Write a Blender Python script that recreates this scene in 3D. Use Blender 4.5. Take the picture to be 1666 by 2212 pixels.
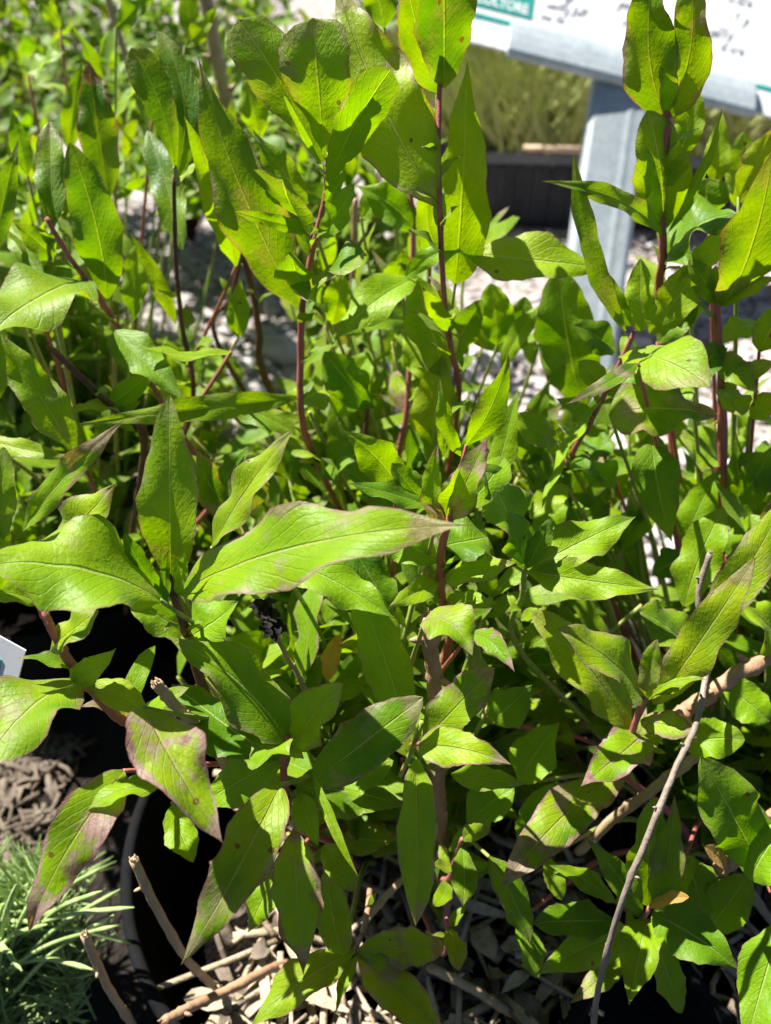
import bpy, bmesh, math, random
from mathutils import Vector, Matrix, noise
import numpy as np
R = math.radians
scn = bpy.context.scene
for o in list(bpy.data.objects): bpy.data.objects.remove(o)

# ------------------------------------------------------------------ camera, light, exposure
FPX, CX, CY = 1671.0, 833.0, 1106.0
CAM = Vector((0, 0, 0.75)); PITCH = R(38)
FW = Vector((0, math.cos(PITCH), -math.sin(PITCH))); UP = Vector((0, math.sin(PITCH), math.cos(PITCH))); RT = Vector((1, 0, 0))
cd = bpy.data.cameras.new('camera'); cam = bpy.data.objects.new('camera', cd); scn.collection.objects.link(cam)
cam.location = CAM; cam.rotation_euler = (math.pi/2 - PITCH, 0, 0)
cd.sensor_fit = 'VERTICAL'; cd.sensor_height = 36; cd.lens = 36*FPX/2212; cd.clip_start = 0.02; cd.clip_end = 500
cd.dof.use_dof = True; cd.dof.focus_distance = 0.385; cd.dof.aperture_fstop = 7.0
scn.camera = cam

SUN_TO = Vector((-0.45, 0.34, 0.82)).normalized()
w = bpy.data.worlds.new('World'); scn.world = w; w.use_nodes = True
wn = w.node_tree; wn.nodes.clear()
sk = wn.nodes.new('ShaderNodeTexSky'); sk.sky_type = 'NISHITA'; sk.sun_disc = False
sk.sun_elevation = math.asin(SUN_TO.z); sk.sun_rotation = math.atan2(SUN_TO.x, SUN_TO.y)
sk.air_density = 0.42; sk.dust_density = 0.3
bgn = wn.nodes.new('ShaderNodeBackground'); bgn.inputs[1].default_value = 0.05
won = wn.nodes.new('ShaderNodeOutputWorld')
wn.links.new(sk.outputs[0], bgn.inputs[0]); wn.links.new(bgn.outputs[0], won.inputs[0])
sd = bpy.data.lights.new('sun', 'SUN'); sd.energy = 5.0; sd.angle = R(0.53); sd.color = (1, .965, .90)
sun = bpy.data.objects.new('sun', sd); scn.collection.objects.link(sun)
sun.rotation_euler = SUN_TO.to_track_quat('Z', 'Y').to_euler(); sun.location = (-2, 0, 4)
scn.view_settings.view_transform = 'Standard'; scn.view_settings.look = 'None'
scn.view_settings.exposure = 1.5; scn.view_settings.gamma = 1
scn.cycles.max_bounces = 6; scn.cycles.transparent_max_bounces = 8
scn.cycles.diffuse_bounces = 2; scn.cycles.transmission_bounces = 4

def at(px, py, d):            # point d metres deep along the view
    return CAM + FW*d + RT*((px-CX)/FPX*d) + UP*((CY-py)/FPX*d)
def proj(p):
    r = p - CAM; d = r.dot(FW)
    if d < .02: return (-9999, -9999, d)
    return (CX + r.dot(RT)/d*FPX, CY - r.dot(UP)/d*FPX, d)

# ------------------------------------------------------------------ node helpers / materials
class NT:
    def __init__(s, name):
        s.m = bpy.data.materials.new(name); s.m.use_nodes = True; s.t = s.m.node_tree; s.t.nodes.clear()
        s.out = s.t.nodes.new('ShaderNodeOutputMaterial')
    def n(s, ty, **k):
        nd = s.t.nodes.new(ty)
        for a, b in k.items(): setattr(nd, a, b)
        return nd
    def l(s, a, b): s.t.links.new(a, b)
    def setv(s, sock, v):
        if isinstance(v, bpy.types.NodeSocket): s.l(v, sock)
        elif isinstance(v, (tuple, list)) and len(v) == 3 and sock.type == 'RGBA': sock.default_value = (*v, 1)
        else: sock.default_value = v
    def math(s, op, a, b=0.0, c=0.0, clamp=False):
        nd = s.n('ShaderNodeMath', operation=op, use_clamp=clamp)
        s.setv(nd.inputs[0], a); s.setv(nd.inputs[1], b); s.setv(nd.inputs[2], c)
        return nd.outputs[0]
    def mix(s, f, a, b, mode='MIX'):
        nd = s.n('ShaderNodeMix', data_type='RGBA', blend_type=mode)
        s.setv(nd.inputs[0], f); s.setv(nd.inputs[6], a); s.setv(nd.inputs[7], b)
        return nd.outputs[2]
    def ramp(s, f, lo, hi):      # smooth step
        nd = s.n('ShaderNodeMapRange', interpolation_type='SMOOTHSTEP')
        s.setv(nd.inputs[0], f); nd.inputs[1].default_value = lo; nd.inputs[2].default_value = hi
        return nd.outputs[0]
    def noise(s, scale, detail=3, rough=.5, vec=None):
        nd = s.n('ShaderNodeTexNoise'); nd.inputs['Scale'].default_value = scale
        nd.inputs['Detail'].default_value = detail; nd.inputs['Roughness'].default_value = rough
        if vec is not None: s.l(vec, nd.inputs['Vector'])
        return nd.outputs[0]
    def vor(s, scale, vec=None, out=0, feature='F1'):
        nd = s.n('ShaderNodeTexVoronoi', feature=feature); nd.inputs['Scale'].default_value = scale
        if vec is not None: s.l(vec, nd.inputs['Vector'])
        return nd.outputs[out]
    def bump(s, h, strength, dist):
        nd = s.n('ShaderNodeBump'); s.l(h, nd.inputs['Height'])
        nd.inputs['Strength'].default_value = strength; nd.inputs['Distance'].default_value = dist
        return nd.outputs[0]
    def bsdf(s, col, rough=.5, spec=.4, normal=None, metallic=0, **k):
        nd = s.n('ShaderNodeBsdfPrincipled'); s.setv(nd.inputs['Base Color'], col); s.setv(nd.inputs['Roughness'], rough)
        s.setv(nd.inputs['Specular IOR Level'], spec); s.setv(nd.inputs['Metallic'], metallic)
        if normal is not None: s.l(normal, nd.inputs['Normal'])
        for a, b in k.items(): s.setv(nd.inputs[a], b)
        return nd.outputs[0]
    def finish(s, sh): s.l(sh, s.out.inputs[0]); return s.m

def leaf_material():
    t = NT('leaf_tissue')
    uv = t.n('ShaderNodeUVMap'); sp = t.n('ShaderNodeSeparateXYZ'); t.l(uv.outputs[0], sp.inputs[0])
    u, v = sp.outputs[0], sp.outputs[1]
    at_ = t.n('ShaderNodeAttribute', attribute_name='lp'); ac = t.n('ShaderNodeSeparateColor'); t.l(at_.outputs[0], ac.inputs[0])
    pur, yel, rnd = ac.outputs[0], ac.outputs[1], ac.outputs[2]; dry = at_.outputs[3]
    au = t.math('ABSOLUTE', t.math('MULTIPLY_ADD', u, 2, -1))
    geo = t.n('ShaderNodeTexCoord').outputs['Object']
    n1 = t.noise(22, 3, .55, geo); n2 = t.noise(90, 3, .6, geo); n3 = t.noise(480, 2, .6, geo); n4 = t.noise(38, 4, .6, geo)
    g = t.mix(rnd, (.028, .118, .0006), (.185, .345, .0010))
    g = t.mix(t.math('MULTIPLY', t.ramp(n1, .35, .7), .5), g, (.22, .37, .003))
    # yellowing
    yf = t.math('MULTIPLY', yel, t.math('MULTIPLY_ADD', t.ramp(n1, .3, .65), .7, .3), clamp=True)
    g = t.mix(t.math('MULTIPLY', yf, .9), g, (.33, .40, .003))
    g = t.mix(t.math('MULTIPLY', t.ramp(n2, .4, .75), .25), g, (.10, .24, .01))
    # side veins
    vv = t.math('SINE', t.math('MULTIPLY', t.math('ADD', t.math('MULTIPLY', v, 11), t.math('MULTIPLY_ADD', au, -3.2, t.math('MULTIPLY', n2, .55))), 6.283))
    vein = t.ramp(vv, .86, 1.0)
    g = t.mix(t.math('MULTIPLY', t.math('MULTIPLY', vein, n2), .16), g, (.30, .48, .08))
    # purple blush: towards the tip and the edge, broken by noise
    e1 = t.math('ADD', t.math('MULTIPLY', t.ramp(v, .76, 1.0), .60), t.math('MULTIPLY', t.ramp(au, .72, 1.0), .32))
    pf = t.math('MULTIPLY', t.ramp(t.math('ADD', t.math('MULTIPLY_ADD', n2, .35, e1), t.math('ADD', t.math('MULTIPLY_ADD', n4, 1.7, -1.02), t.math('MULTIPLY', pur, .17))), .16, .40), pur, clamp=True)
    pcol = t.mix(t.ramp(n2, .35, .65), (.20, .085, .10), (.34, .24, .20))
    g = t.mix(pf, g, pcol)
    # brown-red spots
    vd = t.vor(75, geo); sc = t.vor(75, geo, 1); ss = t.n('ShaderNodeSeparateColor'); t.l(sc, ss.inputs[0])
    sm = t.math('MULTIPLY', t.math('LESS_THAN', t.math('ADD', vd, t.math('MULTIPLY', n3, .12)), .17), t.math('LESS_THAN', ss.outputs[0], t.math('MULTIPLY', t.math('ADD', yel, pur), .20)))
    g = t.mix(t.math('MULTIPLY', sm, .8), g, (.13, .03, .015))
    dv = t.vor(420, geo); g = t.mix(t.math('MULTIPLY', t.math('LESS_THAN', dv, .10), t.math('MULTIPLY', t.ramp(n1, .5, .62), .5)), g, (.55, .55, .45))
    # dry leaves
    g = t.mix(dry, g, t.mix(n2, (.50, .24, .03), (.42, .30, .12)))
    # margin and midrib
    mg = t.math('MULTIPLY', t.ramp(au, .945, .985), t.math('MULTIPLY_ADD', pur, .55, .40), clamp=True)
    g = t.mix(mg, g, (.22, .10, .085))
    mr = t.math('SUBTRACT', 1.0, t.ramp(au, .012, .055))
    g = t.mix(t.math('MULTIPLY', mr, .5), g, t.mix(t.math('ADD', t.math('MULTIPLY', pur, .6), t.math('MULTIPLY', t.ramp(v, .35, .0), .35), clamp=True), (.46, .60, .17), (.40, .16, .13)))
    h = t.math('ADD', t.math('MULTIPLY', mr, -.7), t.math('ADD', t.math('MULTIPLY', vein, -.16), t.math('MULTIPLY_ADD', n3, .35, t.math('MULTIPLY', n2, .6))))
    nb = t.bump(h, .75, .0015)
    rough = t.math('MULTIPLY_ADD', n2, .25, .36)
    b = t.bsdf(g, rough, .28, nb, **{'Sheen Weight': .05, 'Sheen Roughness': .4})
    tr = t.n('ShaderNodeBsdfTranslucent')
    tc = t.mix(1.0, g, (2.0, 1.95, .15), 'MULTIPLY'); t.l(tc, tr.inputs[0]); t.l(nb, tr.inputs[1])
    ms = t.n('ShaderNodeMixShader'); ms.inputs[0].default_value = .37
    t.l(b, ms.inputs[1]); t.l(tr.outputs[0], ms.inputs[2])
    return t.finish(ms.outputs[0])

def stem_material(name, c1, c2, c3=None):
    t = NT(name); oc = t.n('ShaderNodeTexCoord').outputs['Object']
    mp = t.n('ShaderNodeMapping'); t.l(oc, mp.inputs[0]); mp.inputs['Scale'].default_value = (1, 1, .12)
    n = t.noise(420, 3, .6, mp.outputs[0]); n2 = t.noise(35, 3, .6, oc); n3 = t.noise(900, 2, .6, oc)
    g = t.mix(t.ramp(n2, .35, .65), c1, c2)
    if c3: g = t.mix(t.math('MULTIPLY', t.ramp(n2, .55, .8), .8), g, c3)
    g = t.mix(t.math('MULTIPLY', t.ramp(n, .5, .75), .45), g, tuple(x*.45 for x in c1))
    return t.finish(t.bsdf(g, .55, .35, t.bump(t.math('ADD', n, t.math('MULTIPLY', n3, .5)), .7, .0008)))

def simple(name, c1, c2, scale, rough=.8, bump=.5, bd=.004, spec=.3, metallic=0):
    t = NT(name); oc = t.n('ShaderNodeTexCoord').outputs['Object']
    n = t.noise(scale, 5, .6, oc); n2 = t.noise(scale*6, 3, .6, oc)
    g = t.mix(t.ramp(n, .3, .7), c1, c2); g = t.mix(t.math('MULTIPLY', t.ramp(n2, .45, .7), .35), g, tuple(x*.5 for x in c1))
    return t.finish(t.bsdf(g, rough, spec, t.bump(t.math('ADD', n, n2), bump, bd), metallic))

def ground_material():
    t = NT('gravel_and_soil'); oc = t.n('ShaderNodeTexCoord').outputs['Object']
    v = t.vor(55, oc); vc = t.vor(55, oc, 1); sc = t.n('ShaderNodeSeparateColor'); t.l(vc, sc.inputs[0])
    n = t.noise(6, 4, .6, oc); n2 = t.noise(160, 3, .6, oc)
    st = t.mix(sc.outputs[0], (.34, .31, .30), (.58, .54, .52)); st = t.mix(t.math('MULTIPLY', sc.outputs[1], .3), st, (.55, .42, .36))
    st = t.mix(t.ramp(v, .45, .8), st, (.16, .13, .11))
    so = t.mix(n2, (.010, .008, .007), (.035, .027, .021))
    xy = t.n('ShaderNodeSeparateXYZ'); t.l(oc, xy.inputs[0])
    f = t.ramp(t.math('ADD', xy.outputs[1], t.math('MULTIPLY_ADD', n, .25, -.12)), .72, .80)
    col = t.mix(f, so, st)
    col = t.mix(t.math('MULTIPLY', t.ramp(n, .5, .62), t.math('MULTIPLY', f, .35)), col, (.12, .11, .07))
    h = t.math('ADD', t.math('MULTIPLY', t.math('SUBTRACT', 1, v), .8), n2)
    return t.finish(t.bsdf(col, .9, .2, t.bump(h, .8, .012)))

M = dict(
 leaf=leaf_material(),
 red=stem_material('red_brown_stem', (.42, .11, .10), (.32, .12, .07), (.46, .10, .16)),
 dark=stem_material('dark_brown_stem', (.085, .04, .025), (.14, .06, .035)),
 pink=stem_material('pink_stem', (.34, .12, .10), (.42, .10, .14), (.36, .22, .10)),
 green=stem_material('green_stem', (.22, .33, .05), (.30, .30, .08), (.30, .16, .08)),
 tan=stem_material('tan_dead_cane', (.46, .34, .20), (.38, .26, .15), (.55, .44, .30)),
 brown=stem_material('brown_dead_cane', (.40, .24, .14), (.32, .18, .11), (.50, .35, .22)),
 grey=stem_material('grey_dead_twig', (.27, .22, .17), (.20, .155, .12), (.36, .28, .20)),
 crumb=simple('compost_crumbs', (.035, .024, .016), (.11, .08, .055), 60, .95, 1, .004, .1),
 litter=simple('straw_litter', (.30, .23, .15), (.46, .37, .26), 30, .85),
 litter2=simple('grey_litter', (.10, .075, .055), (.20, .16, .12), 30, .85),
 soil=simple('potting_soil', (.006, .005, .004), (.018, .014, .011), 40, 1, 1, .02, .03),
 pebble=simple('pale_pebble', (.38, .35, .34), (.56, .52, .50), 25, .85),
 pot=simple('black_plastic', (.006, .006, .0065), (.011, .011, .012), 14, .85, .15, .002, .08),
 tray=simple('charcoal_plastic', (.03, .03, .035), (.06, .06, .07), 9, .5, .15, .002, .25),
 rim=simple('grey_plastic_rim', (.10, .105, .13), (.14, .145, .17), 9, .4, .1, .001, .5),
 ground=ground_material(),
 steel=simple('galvanised_steel', (.36, .42, .44), (.46, .51, .53), 16, .5, .2, .001, .45, .15),
 black=simple('blackened_seedhead', (.010, .008, .007), (.03, .022, .018), 300, .8),
 paper=simple('white_card', (.66, .67, .67), (.70, .71, .71), 6, .45, .05, .001, .4),
 teal=simple('teal_ink', (.010, .25, .21), (.015, .28, .24), 6, .45, .05, .001, .4),
 ink=simple('faded_pencil', (.44, .45, .48), (.38, .39, .42), 60, .7, .0, .001, .2),
 needle=simple('blue_green_needle', (.22, .34, .10), (.40, .52, .20), 50, .5, .2, .001),
 wood=simple('pale_wood', (.46, .33, .22), (.58, .44, .32), 20, .7),
 grass=simple('dry_grass', (.30, .36, .10), (.44, .44, .17), 30, .7),
)

# ------------------------------------------------------------------ object helpers
def link(o): scn.collection.objects.link(o); return o
def tag(o, label=None, cat=None, group=None, kind=None):
    for k, v in (('label', label), ('category', cat), ('group', group), ('kind', kind)):
        if v: o[k] = v
    return o
def empty(name, loc, *a, **k):
    o = link(bpy.data.objects.new(name, None)); o.location = loc; o.empty_display_size = .02
    return tag(o, *a, **k)
PARLOC = {}
class MB:
    def __init__(s): s.v = []; s.f = []; s.uv = []; s.col = []
    def add(s, vs, fs, uvs=None, lp=(0, 0, 0, 0)):
        b = len(s.v); s.v += [tuple(v) for v in vs]; s.f += [tuple(i+b for i in f) for f in fs]
        s.uv += uvs if uvs else [(0, 0)]*len(vs); s.col += [lp]*len(vs)
    def tube(s, pts, rad, seg=8, cap=True):
        pts = [Vector(p) for p in pts]; n = len(pts)
        if not hasattr(rad, '__len__'): rad = [rad]*n
        vs = []; fs = []; ref = Vector((.3, .9, .2))
        for i, p in enumerate(pts):
            tg = (pts[min(i+1, n-1)] - pts[max(i-1, 0)]).normalized()
            a = tg.cross(ref).normalized(); b = tg.cross(a)
            for k in range(seg):
                an = 2*math.pi*k/seg; vs.append(p + (a*math.cos(an)+b*math.sin(an))*rad[i])
        for i in range(n-1):
            for k in range(seg):
                k2 = (k+1) % seg; fs.append((i*seg+k, i*seg+k2, (i+1)*seg+k2, (i+1)*seg+k))
        if cap: fs.append(tuple(range(seg))[::-1]); fs.append(tuple(range((n-1)*seg, n*seg)))
        s.add(vs, fs)
    def box(s, c, dx, dy, dz, bevel=0):     # c centre, half-axis vectors
        vs = [c + dx*i + dy*j + dz*k for i in (-1, 1) for j in (-1, 1) for k in (-1, 1)]
        s.add(vs, [(0, 1, 3, 2), (4, 6, 7, 5), (0, 4, 5, 1), (2, 3, 7, 6), (0, 2, 6, 4), (1, 5, 7, 3)])
    def build(s, name, mat, parent=None, smooth=True, origin=None):
        me = bpy.data.meshes.new(name)
        off = Vector(parent.location) if parent else (Vector(origin) if origin is not None else Vector((0, 0, 0)))
        me.from_pydata([tuple(Vector(v)-off) for v in s.v], [], s.f)
        uvl = me.uv_layers.new(name='UVMap'); idx = np.empty(len(me.loops), dtype=np.int32); me.loops.foreach_get('vertex_index', idx)
        uvl.data.foreach_set('uv', np.array(s.uv, dtype=np.float32)[idx].ravel())
        ca = me.attributes.new('lp', 'FLOAT_COLOR', 'POINT'); ca.data.foreach_set('color', np.array(s.col, dtype=np.float32).ravel())
        if smooth: me.polygons.foreach_set('use_smooth', [True]*len(me.polygons))
        me.materials.append(mat); me.update()
        o = link(bpy.data.objects.new(name, me))
        if parent: o.parent = parent
        elif origin is not None: o.location = origin
        return o

def smooth_path(pts, k=6):        # Catmull-Rom
    P = [pts[0]*2-pts[1]] + list(pts) + [pts[-1]*2-pts[-2]]; out = []
    for i in range(1, len(P)-2):
        for j in range(k):
            t = j/k; a, b, c, d = P[i-1], P[i], P[i+1], P[i+2]
            out.append(.5*((2*b)+(c-a)*t+(2*a-5*b+4*c-d)*t*t+(3*b-a-3*c+d)*t**3))
    out.append(P[-2]); return out

# width profiles: (a, b) exponents; peak at a/(a+b)
SH = {'l': (.95, 1.25), 'o': (1.25, .42), 'e': (.75, .75), 'n': (.7, .9), 'd': (1.2, .95), 'b': (.62, 1.15)}
def leaf_add(mb, B, T, wid, bow=0., arch=0., sh='l', pur=.2, yel=.2, dry=0, roll=0., fold=.38, wave=.24, nt=26, nu=8, seed=None, ctr=None, face=.75, shade_tone=1.):
    rg = random.Random(seed if seed is not None else hash((round(B.x, 4), round(T.z, 4))))
    L = (T-B).length; tg0 = (T-B).normalized(); mid = (B+T)/2
    v = (CAM-mid).normalized() if ctr is None else ctr
    n0 = (v*face + Vector((0, 0, 1))*(1-face) + Vector((rg.uniform(-.34, .34), rg.uniform(-.3, .3), 0)))
    n0 = (n0 - tg0*n0.dot(tg0)).normalized()
    side0 = tg0.cross(n0)
    scr = v.cross(tg0).normalized()                  # sideways on screen
    C = mid + scr*(-bow*2) + n0*(arch*2)
    a, b = SH[sh]; pk = a/(a+b); pm = pk**a*(1-pk)**b
    q = Matrix.Rotation(roll, 3, tg0)
    app = max(.45, abs((q @ side0).dot(scr)))
    W = wid/2/app
    ph = rg.uniform(0, 6.28); ph2 = rg.uniform(0, 6.28); fr = rg.uniform(2.0, 3.6)*2*math.pi/1.0*.5*(1+L*6)
    tw = rg.uniform(-.35, .35); vs = []; uvs = []; sd_ = rg.uniform(0, 99); tipc = rg.uniform(-.10, .22)
    for i in range(nt+1):
        t = i/nt; tt = t
        p = B*(1-tt)**2 + C*2*tt*(1-tt) + T*tt*tt
        tg = ((C-B)*(1-tt) + (T-C)*tt).normalized()
        ql = Matrix.Rotation(roll + tw*(t-.4), 3, tg)
        n = n0 - tg*n0.dot(tg); n = (ql @ n.normalized()); sd = tg.cross(n)
        pr = (max(t, 1e-4)**a*max(1-t, 0)**b)/pm
        pr = max(pr, .075*(1-t) + .0)
        if sh in 'ldb': pr *= 1 - .10*t*t
        for j in range(nu+1):
            u = -1+2*j/nu; s_ = 1 if u > 0 else -1
            jit = 1 + .19*noise.noise(Vector((t*7+sd_, s_*3.1, 0))) + .03*math.sin(t*(24+9*math.sin(sd_))+s_*2+ph)*math.sin(t*9+ph2) + .018*math.sin(t*64+s_+ph)
            h = W*pr*jit
            wv = wave*abs(u)**1.6*math.sin(fr*t + ph + (ph2 if s_ > 0 else 0))*W*min(1, 3*t)*min(1, 3*(1-t))
            f = fold*abs(u)*h*(1-.3*t) - fold*.55*u*u*h
            wr = .035*W*noise.noise(Vector((t*9+sd_, u*2, sd_)))
            vs.append(p + sd*(u*h) + n*(f + wv + wr - tipc*L*.5*max(0, t-.6)**2/.16*.3))
            uvs.append(((u+1)/2, t))
    fs = [(i*(nu+1)+j, i*(nu+1)+j+1, (i+1)*(nu+1)+j+1, (i+1)*(nu+1)+j) for i in range(nt) for j in range(nu)]
    mb.add(vs, fs, uvs, (pur, yel, rg.random()*shade_tone, dry))  # last factor below one paints shade into the leaf as a darker green

# ------------------------------------------------------------------ ground
def sheet(name, x0, x1, y0, y1, nx, ny, z, amp, mat):
    mb = MB(); vs = []
    for j in range(ny+1):
        for i in range(nx+1):
            x = x0+(x1-x0)*i/nx; y = y0+(y1-y0)*j/ny
            vs.append((x, y, z + amp*noise.noise(Vector((x*9, y*9, 2))) + amp*.4*noise.noise(Vector((x*30, y*30, 5)))))
    mb.add(vs, [(j*(nx+1)+i, j*(nx+1)+i+1, (j+1)*(nx+1)+i+1, (j+1)*(nx+1)+i) for j in range(ny) for i in range(nx)])
    return tag(mb.build(name, mat), kind='structure')
sheet('ground', -2.2, 2.2, -.6, 3.8, 260, 260, 0, .010, M['ground'])
sheet('far_ground', -150, 150, -60, 240, 40, 40, -.02, .0, M['ground'])

def rot_rand(rg):
    return Matrix.Rotation(rg.uniform(0, 6.28), 3, 'Z') @ Matrix.Rotation(rg.uniform(-.5, .5), 3, 'X')
rg = random.Random(5)
mb = MB()
ico = bmesh.new(); bmesh.ops.create_icosphere(ico, subdivisions=2, radius=1); IV = [v.co.copy() for v in ico.verts]; IF = [tuple(v.index for v in f.verts) for f in ico.faces]; ico.free()
def pebble(mb, c, r, rg):
    q = rot_rand(rg); s = Vector((r*rg.uniform(.8, 1.4), r*rg.uniform(.7, 1.1), r*rg.uniform(.45, .75))); o_ = rg.uniform(0, 99)
    mb.add([c + q @ Vector((v.x*s.x, v.y*s.y, v.z*s.z))*(1+.25*noise.noise(v*1.3+Vector((o_, 0, 0)))) for v in IV], IF)
for i in range(1500):
    y = .80 + 1.5*rg.random()**1.6; x = rg.uniform(-.9, 1.0)*(.5+y*.5)
    pebble(mb, Vector((x, y, rg.uniform(0, .008))), rg.uniform(.006, .020), rg)
for i in range(46):
    y = .80 + .8*rg.random(); x = rg.uniform(-.4, .7)
    pebble(mb, Vector((x, y, .01)), rg.uniform(.025, .05), rg)
tag(mb.build('gravel', M['pebble']), 'pale grey pinkish gravel stones lying behind the plants', 'gravel', kind='stuff')

# ------------------------------------------------------------------ pots
def pot(name, cx, cy, r, h, label, name_key=''):
    e = empty(name, (cx, cy, 0), label, 'plant pot', 'black plastic plant pots')
    mb = MB(); prof = [(r*.80, 0), (r*.90, h*.5), (r*.955, h*.86), (r*.985, h*.87), (r*1.0, h*.88), (r*1.0, h*.985), (r*.992, h), (r*.965, h), (r*.955, h*.985), (r*.94, h*.5), (r*.9, h*.3)]
    n = 96; vs = [(cx+a*math.cos(2*math.pi*k/n), cy+a*math.sin(2*math.pi*k/n), z) for a, z in prof for k in range(n)]
    mb.add(vs, [(i*n+k, i*n+(k+1) % n, (i+1)*n+(k+1) % n, (i+1)*n+k) for i in range(len(prof)-1) for k in range(n)])
    mb.build('pot_wall', M['pot'], e)
    mb = MB(); vs = []; m = 24
    for i in range(m+1):
        for k in range(48):
            a = r*.93*i/m; x = cx+a*math.cos(k/48*2*math.pi); y = cy+a*math.sin(k/48*2*math.pi)
            vs.append((x, y, h*(.40+.42*min(1, max(0, (x-cx+r*.45)/(r*.7))) if name_key == 'F' else .80)+.012*noise.noise(Vector((x*22, y*22, 1)))+.006*noise.noise(Vector((x*70, y*70, 1)))))
    mb.add(vs, [(i*48+k, i*48+(k+1) % 48, (i+1)*48+(k+1) % 48, (i+1)*48+k) for i in range(m) for k in range(48)])
    mb.build('soil', M['soil'], e)
    return e
POTS = {'F': (-.01, .34, .20), 'R': (.375, .31, .18), 'C': (.05, .71, .165), 'L': (-.40, .72, .17)}
pot('plant_pot', *POTS['F'], .16, 'wide black plastic pot nearest the camera with its left rim showing', 'F')
pot('plant_pot', *POTS['R'], .155, 'black plastic pot at the lower right full of dead stalks')
pot('plant_pot', *POTS['C'], .15, 'black plastic pot hidden low behind the front plant')
pot('plant_pot', *POTS['L'], .15, 'black plastic pot low at the left behind the reddish stem')

# dead stalk litter
def litter(name, n, fx, mat, lab, seed, lr=(.02, .10), rr=(.0009, .0032)):
    rg = random.Random(seed); mb = MB()
    for i in range(n):
        c = fx(rg); a = rg.uniform(0, 6.28); L = rg.uniform(*lr); tl = rg.uniform(-.15, .45)
        d = Vector((math.cos(a), math.sin(a), tl*.6)); s = Vector((-d.y, d.x, 0))*L*rg.uniform(-.12, .12)
        if rg.random() < .6: mb.tube([c-d*L/2, c-d*L*.1+s, c+d*L/2], [rg.uniform(*rr)]*3, 6)
        else:
            w_ = rg.uniform(.003, .009)
            leaf_add(mb, c-d*L*.4, c+d*L*.4, w_*2, sh='e', arch=rg.uniform(-.01, .01), ctr=Vector((rg.uniform(-.6, .6), rg.uniform(-.6, .6), 1)).normalized(), nt=6, nu=2, wave=.5, seed=i)
    return tag(mb.build(name, mat), lab, 'litter', kind='stuff')
def in_pot(k, z, spread=.9):
    cx, cy, r = POTS[k]
    def f(rg):
        a = rg.uniform(0, 6.28); q = r*spread*math.sqrt(rg.random())
        return Vector((cx+q*math.cos(a), cy+q*math.sin(a), z+rg.uniform(0, .022)))
    return f
def mixf(*fs):
    return lambda rg: rg.choice(fs)(rg)
def gap_f(rg): return Vector((rg.uniform(.12, .62), rg.uniform(.02, .40), rg.uniform(.10, .125)))
def pot_right(rg):
    while True:
        p = in_pot('F', .128)(rg)
        if p.x > -.10 - rg.uniform(0, .04): return p
litter('straw_litter', 900, mixf(pot_right, in_pot('R', .125)), M['litter'], 'pale straw coloured dead stalks strewn over the potting soil', 3)
litter('bark_litter', 620, mixf(pot_right, in_pot('R', .122)), M['litter2'], 'brown bark bits and dead leaves on the potting soil', 4, (.012, .05), (.002, .006))
litter('ground_litter', 900, lambda rg: Vector((rg.uniform(-.75, -.345), rg.uniform(.37, .53), rg.uniform(0, .014))), M['litter2'], 'dead twigs and leaf scraps on the ground at the left', 6, (.015, .06), (.0015, .004))

# ------------------------------------------------------------------ plants: stems
PL = {}
def plant(key, label, root):
    PL[key] = empty('leafy_plant', root, label, 'plant', 'leafy flowering plants standing in pots'); PL[key]['_root'] = list(root)
    return PL[key]
ROOT = {'L': (-.36, .70, .12), 'C': (.04, .66, .12), 'F': (0, .36, .125), 'R': (.34, .36, .12)}
plant('L', 'leafy green plant along the left side with dark leaning stems and broad leaves', ROOT['L'])
plant('C', 'tallest leafy plant with upright red-brown stems rising at top centre', ROOT['C'])
plant('F', 'dense leafy plant in front with the long horizontal purple-tinged leaf', ROOT['F'])
plant('R', 'leafy green plant along the right side in front of the sign post', ROOT['R'])
STEMS = []        # (plant, [(px,py,d)...])
def stem(key, mat, pts, r, root=True, name='stem', rend=None, label=None):
    STEMS.append((key, pts))
    P = [at(x, y, d/100) for x, y, d in pts]
    if root:
        rt = Vector(ROOT[key]); q = P[-1]
        rt = rt + Vector(((q.x-rt.x)*.35, (q.y-rt.y)*.35, 0)); P += [q.lerp(rt, .5)+Vector((0, 0, .01)), rt]
    r *= .84; sp = smooth_path(P, 8); n = len(sp); L = [r*(.75+.35*min(1, i/n*1.6)) for i in range(n)]
    rgs = random.Random(len(STEMS))
    for i in range(5, n, 13): L[i] *= 1.2                       # nodes
    sp = [p + Vector((rgs.uniform(-1, 1), rgs.uniform(-1, 1), 0))*r*.07 for p in sp]
    if rend: L[0] = rend
    mb = MB(); mb.tube(sp, L, 10)
    o = mb.build(name, M[mat], PL[key] if key else None)
    if label: o['label'] = label
    return o
stem('C', 'red', [(712,330,44),(702,430,45),(676,540,46.5),(655,650,48),(650,760,50),(652,900,52),(685,1000,56)], .0026)
stem('C', 'red', [(960,-60,42),(948,250,43),(950,440,44),(958,620,47),(975,760,50),(990,870,53)], .0022)
stem('C', 'pink', [(884,350,52),(892,520,54),(886,700,56),(880,880,58),(860,1010,62)], .0025)
stem('C', 'dark', [(520,540,62),(545,620,64),(560,720,66),(575,820,69)], .0038)
stem('C', 'brown', [(768,430,64),(765,560,67),(758,700,71),(760,860,76)], .0040)
stem('C', 'dark', [(530,520,60),(500,640,63),(470,740,66)], .0022)
stem('C', 'dark', [(795,880,60),(790,960,62),(800,1060,66)], .0028)
stem('C', 'dark', [(712,560,64),(712,800,70),(715,950,75)], .0036)
stem('R', 'red', [(1440,180,43.5),(1440,290,44),(1430,420,46),(1432,560,48),(1428,700,51)], .0030)
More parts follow.
